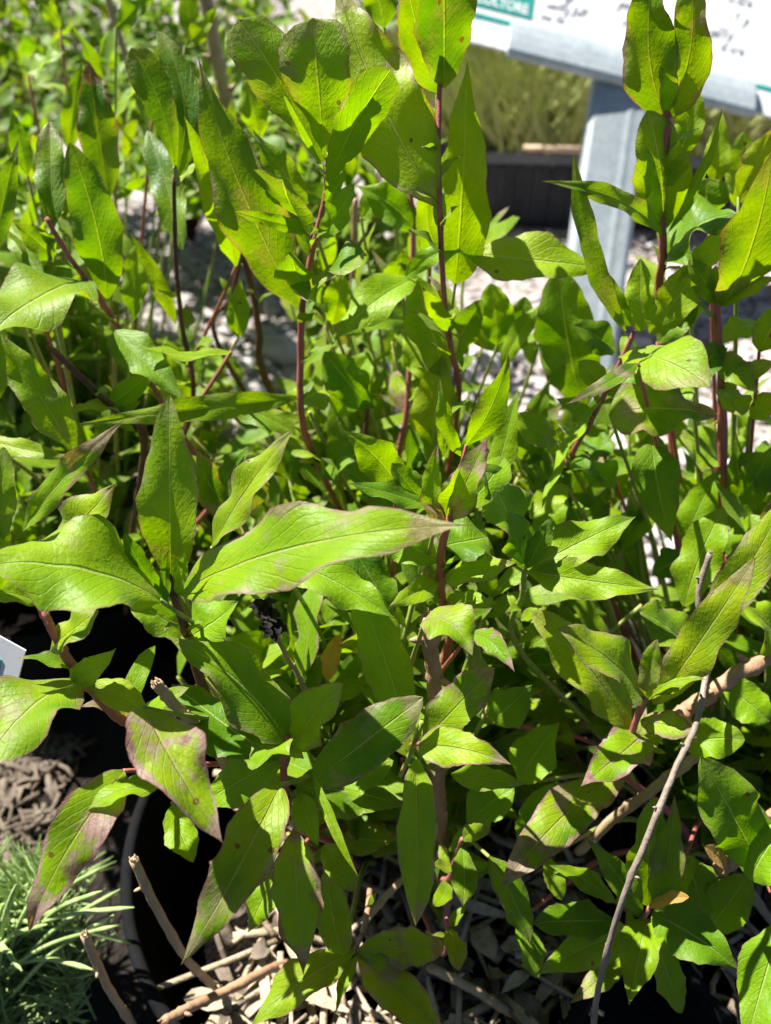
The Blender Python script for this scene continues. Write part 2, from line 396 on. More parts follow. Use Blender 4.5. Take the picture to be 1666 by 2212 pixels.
stem('R', 'pink', [(1372,715,46),(1310,845,49),(1275,912,51),(1235,985,54),(1222,1060,57)], .0024)
stem('R', 'red', [(1550,640,46),(1553,755,47.5),(1560,830,49)], .0032)
stem('L', 'dark', [(376,380,50),(380,560,53),(393,700,56),(415,880,60)], .0021)
stem('L', 'red', [(100,470,49),(148,552,50),(187,605,51),(233,672,52.5),(273,735,54),(340,850,57),(400,950,59),(467,1068,62)], .0025)
stem('L', 'dark', [(103,745,47),(183,822,48),(230,868,49),(262,897,50),(312,958,52)], .0030)
stem('L', 'green', [(113,400,51),(112,490,52),(110,600,54)], .0022)
stem('F', 'red', [(85,1300,36),(105,1345,36),(132,1395,36.5),(150,1430,37),(200,1490,38),(250,1545,39.5),(290,1570,41),(360,1660,45)], .0030)
stem('F', 'dark', [(362,1240,37.5),(380,1300,38.2),(398,1350,39),(412,1395,41),(470,1540,46)], .0031)
stem('F', 'red', [(985,1090,38.5),(962,1150,39.5),(952,1220,42),(956,1300,45),(975,1360,49)], .0030)
stem('F', 'red', [(622,1590,38.2),(614,1680,40),(640,1780,45)], .0026)
stem('F', 'pink', [(998,1812,43.5),(985,1850,45.5),(965,1900,48)], .0019)
stem('F', 'pink', [(965,1985,45),(968,2010,46.5),(955,2060,50)], .0019)
stem('F', 'brown', [(770,2050,45),(790,1990,46),(800,1920,48.5)], .0020, root=False)
stem('R', 'pink', [(1394,1505,41),(1374,1557,42),(1355,1620,44),(1345,1670,46)], .0025)
stem('R', 'green', [(1134,1222,42),(1130,1280,44),(1120,1400,49)], .0022)
stem('R', 'pink', [(1404,1960,43),(1380,2000,44.5),(1345,2040,47)], .0022)
stem('L', 'green', [(378,360,49.5),(384,400,50.5)], .0022, root=False)

# dead canes and twigs (each lies loose or stands cut off)
def cane(mat, pts, r, label, jag=True, group='dead canes and twigs among the plants', name='dead_cane', seed=1):
    P = [at(x, y, d/100) for x, y, d in pts]; org = P[-1]
    sp = smooth_path(P, 8); n = len(sp); rg = random.Random(seed)
    rad = [r*(1+.10*noise.noise(Vector((i*.6, seed, 0)))) for i in range(n)]
    for i in range(5, n-2, 8): rad[i] *= 1.22
    mb = MB(); mb.tube([p + Vector((rg.uniform(-1, 1), rg.uniform(-1, 1), rg.uniform(-1, 1)))*r*.12 for p in sp], rad, 12)
    for i in range(5, n-2, 8):                # bud stubs at the nodes
        d = Vector((rg.uniform(-1, 1), rg.uniform(-.6, .3), rg.uniform(.1, 1))).normalized()
        mb.tube([sp[i], sp[i]+d*r*2.0, sp[i]+d*r*2.7], [r*.5, r*.45, r*.15], 6)
    if jag:
        d = (sp[0]-sp[1]).normalized()
        for k in range(9):
            a = k/9*6.28; c = sp[0] + (d.cross(Vector((.3, .9, .2))).normalized()*math.cos(a)+d.cross(d.cross(Vector((.3, .9, .2)))).normalized()*math.sin(a))*r*.6
            mb.tube([c-d*r, c+d*r*rg.uniform(.1, 1.3)], [r*.34, r*.12], 5)
    return tag(mb.build(name, M[mat], None, origin=org), label, 'dead cane', group)
cane('brown', [(924,1336,40.5),(932,1410,41.5),(940,1500,43),(945,1600,46),(948,1700,48.5),(955,1800,51),(962,1940,55.5),(962,2000,58)], .0043, 'thick brown cut-off cane standing upright at the centre', seed=2)
cane('tan', [(338,1476,37),(375,1520,38),(430,1575,39.5),(480,1640,42),(560,1800,50)], .0028, 'pale cut twig with a broken end left of centre', seed=3)
cane('grey', [(1534,1195,41),(1508,1290,41.5),(1528,1420,41.8),(1505,1560,40),(1464,1650,38.5),(1400,1807,38),(1344,1947,38.5),(1297,2117,41),(1278,2240,44)], .0016, 'long thin grey-brown twig running down the lower right', seed=4)
cane('brown', [(1720,1385,47),(1577,1467,46),(1510,1517,46.5),(1454,1553,47),(1380,1600,49)], .0048, 'thick tan branch slanting in from the right edge', seed=5)
cane('tan', [(1560,1590,44),(1490,1645,45),(1410,1705,46),(1330,1765,48.5),(1250,1840,52)], .0031, 'thick pale cane stub below the slanting branch', seed=6)
cane('brown', [(1740,1700,42),(1666,1775,42.5),(1610,1835,43.5),(1552,1878,44.5)], .0046, 'ochre brown cane in shade at the lower right edge', seed=7)
cane('tan', [(289,1857,44),(333,1950,46),(393,2057,49.5),(440,2110,52),(480,2140,54)], .0026, 'pale cut cane leaning in the dark pot at the lower left', seed=8)
cane('tan', [(183,2018,46),(233,2130,49.5),(295,2225,53)], .0026, 'pale cut cane closest to the needle-leaved plant', seed=9)
cane('brown', [(355,2206,48),(410,2176,49.5),(467,2150,51),(555,2107,53),(620,2080,56)], .0031, 'grey-brown cane lying across the bottom left', seed=10)
cane('tan', [(1557,918,56),(1566,1055,60),(1574,1110,62),(1580,1190,66)], .0030, 'pale upright cane below the right plant', seed=11, jag=False)
cane('tan', [(438,-40,80),(463,90,84),(478,170,87),(492,235,90)], .0075, 'thick pale brown stalk at the top left behind the leaves', seed=12)
cane('tan', [(226,-30,78),(255,70,80),(278,140,82),(300,230,86)], .0030, 'thin straw coloured stalk crossing the top left corner', seed=13, jag=False)
cane('grey', [(1300,2060,58),(1120,2150,58),(1000,2110,57),(860,2000,57)], .0028, 'long grey stalk lying flat among the litter at the bottom', seed=14)
cane('tan', [(930,2090,54),(1010,2130,54),(1090,2180,54),(1160,2230,55)], .0032, 'pale split stalk lying on the litter at the bottom centre', seed=15)
cane('tan', [(790,1990,50),(840,1930,51),(905,1870,52)], .0022, 'short pale stalk crossing behind the hanging leaf', seed=16)
# blackened seedhead
sh_e = empty('dead_seedhead', at(655, 1490, .43), 'black shrivelled seedhead on a thin brown stem left of centre', 'seedhead')
mb = MB(); mb.tube(smooth_path([at(x, y, d/100) for x, y, d in [(590,1365,38.8),(608,1395,39),(625,1430,40),(640,1450,40.5),(656,1492,42),(690,1600,48)]], 6), .0011, 8); mb.build('stem', M['brown'], sh_e)
mb = MB(); rg = random.Random(9)
for i in range(70):
    t = rg.random(); c = at(570+t*28+rg.uniform(-6, 6), 1302+t*66, .39+rg.uniform(-.003, .003))
    d = Vector((rg.uniform(-1, 1), rg.uniform(-1, .3), rg.uniform(-.3, 1))).normalized()
    leaf_add(mb, c, c+d*rg.uniform(.003, .0085), .0035, sh='e', nt=6, nu=2, wave=.6, seed=i, arch=.002)
mb.build('seed_cluster', M['black'], sh_e)

# ------------------------------------------------------------------ hand placed leaves
# plant bx by tx ty width bow depth dtip arch shape purple yellow roll [dry]
LEAVES = '''
F 385 1282 1012 1130 172 -12 36 -7 .8 l .62 .35 6
F 370 1255 362 850 118 4 37.5 -3 .4 n .35 .45 -12
F 346 1296 -70 1226 188 14 36 -4 .8 l .15 .4 8
F 90 1306 -60 1286 50 6 36.5 -2 .3 l .2 .3 0
F 150 1470 250 1400 60 10 38 -2 .3 l .2 .6 0
F 190 1480 330 1560 64 -12 38.5 -2 .3 l .3 .7 0
F 110 1400 215 1320 56 8 37.5 -2 .3 e .3 .6 0
F 172 1466 -60 1690 150 8 36.5 -4 .6 l .5 .4 6
F 310 1528 479 1820 140 14 34 -3 .7 b .95 .5 -10
F 268 1665 55 2024 118 14 35 -2 .8 b 1 .45 8
F 345 1700 188 1748 52 8 34.8 -1 .3 l .2 .3 20
F 372 1735 418 1863 72 6 38 -2 .2 d .2 .2 0
F 606 1695 392 2084 122 -10 36 -3 .9 b .6 .55 5
F 620 1598 362 1368 128 10 38.5 -1 .5 b .3 .25 0
F 602 1640 370 1470 125 -14 41.5 0 .4 l .1 .1 10
F 404 1378 278 1300 78 6 40.5 -1 .2 e .1 .1 0
F 412 1375 515 1298 98 10 40 -1 .2 b .1 .1 0
F 352 1275 270 1150 40 -6 38.5 -3 .2 e .1 .1 10
F 358 1300 360 1196 24 0 38.2 -3 .1 e .1 .1 0
F 384 1290 398 1196 26 4 38.2 -3 .1 e .1 .1 0
F 372 1330 300 1225 40 -4 39.2 -2 .2 e .1 .1 0
F 118 1205 249 1043 92 10 40.5 -2 .4 l .6 .6 0
F 50 1146 271 906 60 6 37 -3 .5 l .8 .2 20
F -14 1185 8 965 72 6 34.5 -1 .4 e .2 .3 0
F 0 1275 -10 1110 70 0 35 -1 .3 e .2 .3 0
F 458 1182 637 921 68 12 38.5 -3 .5 l .4 .5 14
C 650 858 165 916 58 -12 50 -6 .9 l .2 .4 -14
L 248 715 402 864 96 8 49 -2 .4 b .1 .15 0
L 186 605 -60 755 150 -10 50 -7 1 l .1 .4 0
L 166 972 0 715 108 -6 45 -2 .4 l .3 .4 0
L -40 945 168 990 48 10 46 -1 .4 l .6 .6 0
L 232 645 150 308 118 14 51 -4 .6 e .1 .15 -10
L 235 425 190 130 92 4 56 -3 .4 n .8 .3 8
L 114 492 108 262 72 0 52 -2 .3 e .4 .35 0
L 380 384 284 104 88 22 50 -3 .5 o .2 .3 10
L 380 384 338 60 86 34 51 -2 .4 e .2 .25 -10
L 394 540 318 280 78 6 55 -1 .3 e .1 .2 0
L 510 575 398 250 84 10 54 -7.5 .4 l .1 .5 0
C 645 662 423 124 136 -8 49.5 -8.5 .9 l .5 .4 0
C 700 350 516 42 128 6 44 -3 .4 o .3 .35 14
C 703 340 676 38 152 4 43 -3 .6 o .4 .3 -8
C 698 365 612 204 15 -4 42 -2 .2 e .1 .2 0
C 700 425 846 152 92 -14 43.5 -4 .3 o .1 .1 16
C 692 500 508 456 32 -10 45 -5 .3 e .2 .3 -30
C 680 492 612 388 78 -4 44 -4 .3 o .2 .3 0
C 664 440 544 278 62 -6 47 -2 .3 l .2 .3 10
C 694 512 762 398 56 8 45 -2 .2 e .1 .1 0
C 700 440 748 370 26 0 44 -1 .2 e .1 .1 0
C 950 446 728 -40 178 -16 45.5 -2.5 .8 l .55 .6 0
C 984 612 1007 132 128 8 50 -8.5 .4 b .1 .55 0
C 930 570 918 370 50 0 54 -6.5 .2 e .1 .8 0
C 958 190 955 -130 122 0 42.5 -4 .3 e .35 .3 4
C 945 200 876 -50 86 -6 47 -6.5 .3 e .3 .7 0
C 1000 545 1312 576 98 12 48.5 -2 .4 l .2 .7 8
C 870 605 1052 524 44 -14 50 -2 .4 l .1 .2 20
C 664 645 628 548 70 4 46.5 -4 .3 e .2 .4 0
C 668 632 782 566 80 6 47 -5 .5 d .2 .3 -10
C 900 600 722 738 86 6 50 -2 .4 l .1 .3 0
C 905 690 712 728 58 8 52 -2 .4 l .1 .35 0
C 900 598 968 818 104 8 50 1 .3 e .1 .5 0
C 958 770 940 1030 92 8 53 1 .3 l .2 .85 0
C 976 716 911 620 44 4 47 -3 .2 l .2 .6 8
R 1262 880 1208 578 130 -8 56 -4 .4 e .1 .1 0
C 975 785 1042 648 64 -8 58 -2 .2 e .1 .25 0
C 1075 745 1058 612 76 4 59 -2 .2 e .05 .1 0
C 1085 795 1186 643 46 -8 58 -2 .2 l .05 .35 0
C 1085 770 1135 640 66 6 60 -2 .2 e .05 .05 0
F 1008 962 1099 763 64 10 42.5 -3 .4 l .3 .4 14
F 996 985 951 814 38 -8 41.5 -3 .4 l .2 .3 -14
F 957 985 960 868 22 0 42 -2 .1 e .2 .3 0
F 968 1122 1053 940 78 8 39 -3 .4 l 1 .5 -8
F 940 1132 948 953 46 -6 39.3 -2 .3 l .9 .3 10
F 972 1118 984 1020 36 8 38.3 -2 .3 e .2 .6 24
F 1132 1215 1041 1001 82 -8 41.5 -2 .5 e .1 .15 0
F 1060 1065 1117 838 58 8 45 -2 .3 l .1 .4 0
F 1000 1100 1090 985 70 6 42 -1 .3 e .1 .2 0
F 856 1044 743 930 92 6 44 -3 .3 b .1 .3 0
F 925 1092 848 1000 64 -6 43 -2 .2 e .1 .2 0
F 928 1092 754 1042 46 -6 42 -2 .3 l .1 .2 0
R 1206 952 1104 898 64 -6 52 -2 .3 e .3 .4 0
R 1302 862 1164 1115 26 12 47 -3 .3 l .1 .4 40
R 1225 1050 1146 1120 58 0 49 -1 .2 e .1 .5 0
R 1378 784 1222 876 36 -8 44 -5 .4 l .7 .2 10
R 1338 770 1534 836 116 -10 44.5 -3 .5 d .4 .6 0
R 1318 895 1552 900 122 -6 47 -2 .4 b .6 .5 0
R 1408 930 1452 1172 98 10 49 -1 .4 l .1 .3 0
R 1384 716 1384 558 66 2 46.5 -2 .3 n .1 .4 0
R 1362 704 1308 588 42 -6 47 -2 .2 e .1 .25 0
R 1404 720 1522 540 84 8 47.5 -2 .4 n .2 .5 0
R 1420 740 1500 640 60 8 48.5 -1 .3 e .1 .2 0
R 1551 655 1488 560 52 0 47 -2 .3 e .1 .2 0
R 1556 655 1546 574 36 0 46.5 -2 .2 e .1 .2 0
R 1562 662 1668 325 118 8 46 -7 .6 n .4 .6 0
R 1596 425 1682 266 62 -6 46 -2 .3 l .9 .8 0
R 1560 660 1680 600 44 -4 46 -2 .3 l .3 .6 10
R 1434 566 1592 458 96 -10 47 -2 .4 n .2 .2 0
R 1470 600 1622 468 58 4 46 -2 .4 l .3 .4 0
R 1532 482 1528 385 100 0 52 -2 .3 o .1 .15 0
R 1545 405 1561 240 54 0 53 -2 .3 l .2 .4 0
R 1590 445 1606 284 66 0 55 -2 .3 e .1 .4 0
R 1430 500 1398 238 112 8 49 -5.5 .4 e .2 .4 0
R 1462 345 1502 195 62 8 50 -2 .3 e .1 .5 0
R 1434 250 1424 -120 118 -18 43.5 -4.5 .5 b .7 .4 6
R 1440 252 1482 -90 98 34 43 -4.5 .5 b .8 .45 -8
R 1434 205 1475 -60 40 8 42 -2 .3 l .2 .4 16
R 1442 505 1568 217 24 12 45 -3 .3 l .1 .3 30
R 1424 402 1492 326 40 4 45 -2 .2 e .2 .3 0
R 1424 485 1400 318 32 -6 46 -2 .2 e .1 .1 10
R 1438 515 1167 393 44 12 46.5 -5 .7 l .3 .35 -12
R 1352 715 1244 330 44 -26 46 -4 .6 e .3 .5 16
F 962 1244 1116 1216 72 10 41 -2 .4 l .4 .4 0
R 1136 1232 1376 1112 96 6 43 -1 .4 l .2 .3 0
R 1138 1234 1423 1273 84 6 42 -2 .4 l .3 .3 0
R 1132 1226 1098 1108 46 0 42 -2 .2 e .1 .1 0
R 1136 1228 1190 1120 44 0 43 -2 .2 e .1 .1 0
F 918 1338 1020 1416 98 -20 37.5 -2 .3 b .5 .6 -10
F 1014 1368 1112 1452 52 -14 41 -3 .5 l 1 0 0
F 944 1252 838 1312 58 -4 41 -2 .3 l .3 .5 0
F 600 1205 852 1336 96 -4 42 -1 .3 l .1 .1 0
F 944 1215 800 1145 92 6 42 0 .2 e .1 .1 0
F 950 1180 1054 1160 92 6 42 0 .2 e .1 .1 0
F 760 1180 850 1330 84 0 44 0 .2 e .1 .1 0
F 770 1270 878 1572 104 -4 42.5 0 .4 e .15 .25 0
F 676 1690 914 1506 116 4 39.5 -2 .5 e .5 .1 0
F 915 1602 1067 1441 94 6 40 -2 .4 e .7 .4 0
F 636 1612 743 1476 98 -4 38.3 -2 .3 n .5 .65 0
F 905 1612 1106 1652 84 -8 38.5 -2 .4 b .8 .6 0
F 975 1672 1138 1694 56 4 41 -2 .3 l .5 .4 0
F 616 1604 544 1662 46 -8 38.4 -3 .3 e .1 .3 10
F 612 1640 430 1742 98 4 41 -1 .3 l .1 .1 0
F 650 1720 850 1642 88 4 43 -1 .3 e .1 .4 0
F 640 1700 876 1742 104 -4 43.5 -1 .3 b .2 .4 0
F 676 1668 776 1898 24 12 38 -2 .3 l .2 .3 30
F 650 1712 690 1830 58 6 39.5 -2 .3 l .2 .3 0
F 898 1640 901 2004 86 4 40 -2 .5 n .7 .45 0
F 636 1790 657 2103 108 -4 39 -2 .6 l .8 .45 0
F 700 1826 768 1925 62 0 41 -2 .3 e .4 .5 0
F 742 2062 706 1872 76 -6 44 -2 .4 e .2 .35 0
F 604 1880 538 2014 74 0 43 -1 .3 l .4 .3 0
F 998 1826 1002 1958 60 0 43.6 -2 .3 d .2 .4 0
F 1056 1850 1146 2040 74 -4 43.5 -1 .3 l .3 .3 0
F 966 2002 992 2098 48 0 46 -2 .3 d .3 .7 0
F 774 2056 962 2052 78 -6 46 -1 .4 e .7 .45 0
F 768 2056 538 2220 84 4 46 -3 .5 l .3 .45 0
F 772 2060 975 2245 92 6 45.5 -3 .5 l .7 .7 0
F 776 2060 726 2190 26 4 45.5 -2 .4 l .1 .3 26
F 1000 1812 1062 1792 36 -4 43.5 -2 .2 e .4 .6 0
F 772 2062 850 2150 60 0 47 0 .2 e .1 .1 0
R 1348 1664 1082 1918 104 10 43 -3 .6 n .8 .6 0
R 1388 1588 1254 1696 102 -8 42 -3 .4 b 1 .4 0
R 1358 1578 1148 1318 104 8 43 -1 .5 e .3 .6 0
R 1390 1512 1204 1358 88 6 40.5 -2 .4 n .4 .7 0
R 1412 1520 1632 1203 92 8 40.6 -3 .5 n .6 .95 6
R 1396 1510 1422 1380 46 -2 40.8 -2 .2 e .5 .5 0
R 1400 1512 1526 1466 40 -8 41 -2 .3 l .1 .5 0
R 1384 1556 1498 1578 60 4 42 -2 .3 e .8 .5 0
R 1470 1610 1610 1598 84 -6 43 -1 .3 e .1 .1 0
R 1510 1370 1700 1070 88 10 43 -2 .5 n .5 .9 0
R 1478 1310 1564 1095 92 -4 46 -1 .3 e .1 .4 0
R 1495 1405 1384 1318 74 -4 45 -1 .3 e .2 .3 0
R 1700 1410 1596 1296 86 0 46 -1 .3 l .1 .5 0
R 1640 1865 1520 1640 128 -6 41 -3 .4 e .1 .05 0
R 1690 1990 1610 2260 110 0 42 -2 .4 l .1 .05 0
R 1402 1955 1415 1722 84 -16 43 -2 .4 e .1 .3 0
R 1408 1955 1456 1715 66 10 42.8 -2 .4 l .5 .4 0
R 1386 1975 1268 1812 62 6 44 -2 .3 l .1 .2 0
R 1330 1950 1186 1868 46 4 45 -1 .3 l .1 .25 0
R 1330 1990 1154 1992 72 -4 44.5 -2 .3 e .1 .25 0
R 1366 2010 1158 2106 92 8 43.5 -2 .4 l .4 .3 0
R 1398 1985 1359 2172 90 -2 42.5 -2 .4 b .1 .3 0
R 1412 2000 1474 2190 62 6 44.5 -1 .3 e .1 .5 0
R 1408 1972 1594 2094 114 -6 43.5 -2 .4 b .1 .05 0
R 1400 1960 1490 1938 30 -4 43 -2 .2 e .2 1 0 1
R 1350 2060 1230 2168 54 -4 46 -1 .3 l .6 .6 0
R 1118 1990 1162 2112 54 0 46 -1 .3 e .1 .3 0
R 1180 1850 1214 1945 42 0 45 -1 .3 e .1 .3 0
R 1560 1880 1524 1830 34 4 43.5 -2 .3 e .1 1 0 1
R 1500 1590 1450 1545 26 0 42.5 -1 .3 e .1 1 0 1
F 706 1470 735 1370 40 0 48 -1 .3 e .1 1 0 1
R 1430 1935 1500 1850 60 6 44.5 -1 .3 e .1 .2 0
R 1480 1850 1520 1990 90 0 45.5 -1 .3 e .1 .1 0
R 1530 2010 1620 1890 90 0 45 -1 .3 e .1 .05 0
R 1120 1690 1210 1560 96 0 46 -1 .3 l .05 .05 0
R 1060 1560 1150 1480 90 0 46 -1 .3 l .05 .05 0
R 1130 1840 1210 1690 96 0 47 -1 .3 e .05 .05 0
F 1010 1780 1110 1700 84 0 46 -1 .3 e .05 .05 0
R 1560 1480 1666 1560 84 0 46 -1 .3 e .05 .1 0
R 1620 1900 1700 1780 110 0 40 -1 .3 e .05 .05 0
L 0 860 -30 640 90 0 48 -1 .3 l .1 .3 0
L 60 700 130 560 70 0 55 -2 .3 e .1 .3 0
L 20 480 100 610 60 0 54 -2 .3 l .1 .2 0
L 120 560 30 480 70 0 52 -2 .3 l .2 .4 0
L 290 690 300 520 60 0 57 -2 .3 e .1 .3 0
L 380 700 280 500 44 6 55 -2 .3 l .1 .5 0
L -20 560 40 300 60 0 50 -2 .3 l .2 .3 0
L 420 870 300 745 90 0 60 -2 .3 e .1 .5 0
L 500 760 300 745 34 -24 50 -3 .4 l .2 .4 26
L 515 730 520 600 60 0 58 -2 .3 l .1 .3 0
C 720 700 740 590 60 0 54 -2 .3 e .1 .6 0
C 640 940 470 870 60 6 55 -2 .3 l .1 .4 0
C 700 840 620 900 80 0 56 -2 .3 l .1 .5 0
C 730 900 800 760 86 0 57 -2 .3 e .05 .1 0
C 800 880 700 760 86 0 56 -2 .3 e .05 .1 0
C 880 720 935 830 70 0 58 -2 .3 e .05 .5 0
C 780 470 880 380 60 0 56 -2 .3 l .1 .1 0
C 900 500 770 400 80 8 54 -2 .3 l .05 .15 0
C 850 620 870 540 64 0 56 -2 .3 e .2 .5 0
R 1640 760 1700 640 70 0 48 -2 .3 l .2 .3 0
R 1560 830 1680 780 54 4 48 -2 .3 l .2 .5 0
R 1560 840 1600 900 56 0 49 -2 .3 e .3 .6 0
R 1620 900 1700 850 54 0 50 -2 .3 l .8 .4 0
R 1560 740 1490 830 60 0 49 -2 .3 e .1 .1 0
R 1600 1180 1590 930 60 0 54 -2 .3 l .1 .1 0
R 1330 760 1240 700 60 0 52 -2 .3 e .1 .2 0
R 1225 1060 1130 1010 54 6 54 -2 .3 l .1 .3 0
R 1235 985 1160 900 56 -6 55 -2 .3 e .1 .3 0
R 1235 990 1330 960 60 6 54 -2 .3 e .1 .2 0
R 1240 1000 1330 1060 66 -4 54 -2 .3 l .1 .2 0
R 1222 1065 1300 1130 70 6 54 -1 .3 e .1 .2 0
R 1222 1070 1150 1180 66 6 52 -1 .3 l .1 .1 0
R 1270 920 1200 860 44 4 52 -2 .3 l .6 .3 0
R 1310 845 1400 830 60 4 50 -2 .3 e .1 .2 0
R 1305 850 1250 780 50 4 51 -2 .3 e .1 .5 0
R 1330 1190 1420 1050 70 6 55 -1 .3 e .1 .1 0
R 1480 1180 1560 1010 76 -6 54 -2 .3 l .1 .2 0
R 1490 1100 1400 1010 60 4 56 -1 .3 l .1 .3 0
R 1560 1000 1470 940 60 -4 54 -1 .3 e .3 .4 0
R 1580 1090 1670 960 76 6 52 -2 .3 l .1 .2 0
R 1570 1200 1660 1120 72 4 50 -2 .3 e .1 .3 0
R 1600 980 1680 1060 64 4 52 -1 .3 e .2 .5 0
R 1410 1240 1500 1190 60 4 52 -1 .3 e .1 .1 0
R 1150 1060 1180 950 50 4 55 -1 .3 l .1 .3 0
R 1120 1010 1190 820 60 -8 56 -2 .3 l .1 .3 0
R 1495 830 1420 900 62 4 49 -1 .3 e .3 .3 0
R 1640 700 1560 740 50 4 49 -1 .3 e .2 .4 0
R 1500 700 1450 640 60 4 49 -2 .3 e .1 .3 0
R 1550 760 1640 850 60 6 48 -2 .3 l .4 .5 0
C 1000 1000 1080 900 60 4 55 -2 .3 l .1 .2 0
C 880 1000 960 930 56 4 56 -1 .3 e .1 .2 0
C 700 1010 600 950 70 4 54 -1 .3 l .1 .3 0
C 690 1020 790 980 70 -4 54 -1 .3 e .1 .2 0
L 470 1060 390 980 66 4 55 -1 .3 l .1 .2 0
L 470 1060 540 960 64 4 55 -1 .3 l .1 .3 0
L 230 880 330 800 60 4 52 -1 .3 l .1 .2 0
L 60 160 140 110 40 6 70 -2 .3 l .2 .2 0
L 150 330 178 130 54 -4 62 -2 .3 l .1 .4 0
L 60 380 20 230 50 4 60 -2 .3 l .2 .2 0
L 330 250 350 60 50 6 60 -2 .3 l .3 .5 0
L 250 60 330 -30 50 6 64 -2 .3 l .1 .2 0
L 400 100 470 10 44 8 62 -2 .3 l .1 .6 0
L 130 60 60 -20 40 4 72 -2 .3 l .1 .3 0
C 560 300 530 170 60 4 60 -2 .3 e .1 .4 0
C 830 60 790 -60 70 4 52 -2 .3 l .2 .6 0
'''
mbs_small = {k: MB() for k in PL}; cnt = {k: 0 for k in PL}
HERO = []; free = []
for i, ln in enumerate([x for x in LEAVES.strip().split('\n')]):
    f = ln.split(); key = f[0]; v = [float(x) if x not in SH else x for x in f[1:]]
    bx, by, tx, ty, wpx, bow, d, dd, arch, sh, pur, yel, roll = v[:13]; dry = v[13] if len(v) > 13 else 0
    # snap the depth of the base to the stem it grows from
    best = None
    for sk_, pts in STEMS:
        for a, b in zip(pts, pts[1:]):
            ax, ay, bx_, by_ = a[0], a[1], b[0], b[1]; L2 = (bx_-ax)**2+(by_-ay)**2
            t = max(0, min(1, ((bx-ax)*(bx_-ax)+(by-ay)*(by_-ay))/L2)); q = math.hypot(ax+t*(bx_-ax)-bx, ay+t*(by_-ay)-by)
            dz = a[2]+(b[2]-a[2])*t
            if q < 26 and abs(dz-d) < 4 and (best is None or q < best[0]): best = (q, dz)
    if best: d2 = best[1]
    else: d2 = d; free.append((key, bx, by, d))
    B = at(bx, by, d2/100); T = at(tx, ty, (d+dd)/100); dm = (d+dd/2)/100
    if key == 'L': wpx *= .86
    mb = MB()
    leaf_add(mb, B, T, wpx/FPX*dm, bow/FPX*dm, arch/100, sh, pur, yel, dry, R(roll), seed=i+11,
             face=(.85 if (by-ty) > .6*math.hypot(tx-bx, ty-by) and by < 1000 else .42), fold=.42 if wpx < 100 else .32, wave=.27 if sh != 'o' else .14, nt=30, nu=10)
    HERO.append((bx, by, tx, ty, wpx, d))
    if cnt[key] < 98: mb.build('leaf', M['leaf'], PL[key]); cnt[key] += 1
    else:
        m2 = mbs_small[key]; b0 = len(m2.v); m2.v += mb.v; m2.uv += mb.uv; m2.col += mb.col; m2.f += [tuple(q+b0 for q in fc) for fc in mb.f]
# a slim shoot under every leaf that does not grow from a drawn stem
done = []
for key, x, y, d in free:
    if (x < 60 and y > 1080) or any(k == key and math.hypot(x-a, y-b) < 95 and abs(d-c) < 4 for k, a, b, c in done): continue
    done.append((key, x, y, d))
    P = at(x, y, d/100); rt = Vector(ROOT[key]); q = P.lerp(rt, .35)+Vector((0, .03, -.02))
    mb = MB(); mb.tube(smooth_path([P, q, rt+Vector(((P.x-rt.x)*.3, (P.y-rt.y)*.2, 0))], 8), [.0010+.0012*min(1, i/10) for i in range(17)], 8)
    mb.build('stem', M['green' if len(done) % 3 else 'red'], PL[key])

# ------------------------------------------------------------------ filler foliage on inner shoots
GAPS = [(1090,610,105,75),(520,500,60,50),(300,470,50,60),(180,330,40,60),(560,850,40,40),(760,1010,30,50),(620,760,30,80),(1085,720,25,30),(1010,800,90,60),(1130,830,50,70),(450,610,150,130),(560,700,60,120),(250,600,30,60),(560,700,45,110),(380,620,40,60),(590,560,40,60),
        (1430,1180,50,70),(1300,1010,34,26),(1340,1400,80,110),(1400,1260,60,45),(1620,700,60,70),(1260,1230,20,20),
        (800,1900,110,80),(1020,2140,330,120),(1500,2150,210,110),(190,1640,260,260),(300,1420,90,90),(60,1450,110,90),(400,1900,250,330),(130,1950,200,330),(560,1980,60,120),(870,1880,60,60),(830,1980,70,100),
        (1300,350,130,420),(1620,230,90,120),(1300,160,400,120),(330,640,60,90),(850,900,28,50),(1000,2180,700,90),(1560,2130,120,110),(1180,2150,160,80)]
def blocked(p, marg=1.0):
    x, y, d = proj(p)
    for gx, gy, rx, ry in GAPS:
        if ((x-gx)/rx)**2+((y-gy)/ry)**2 < marg: return True
    return False
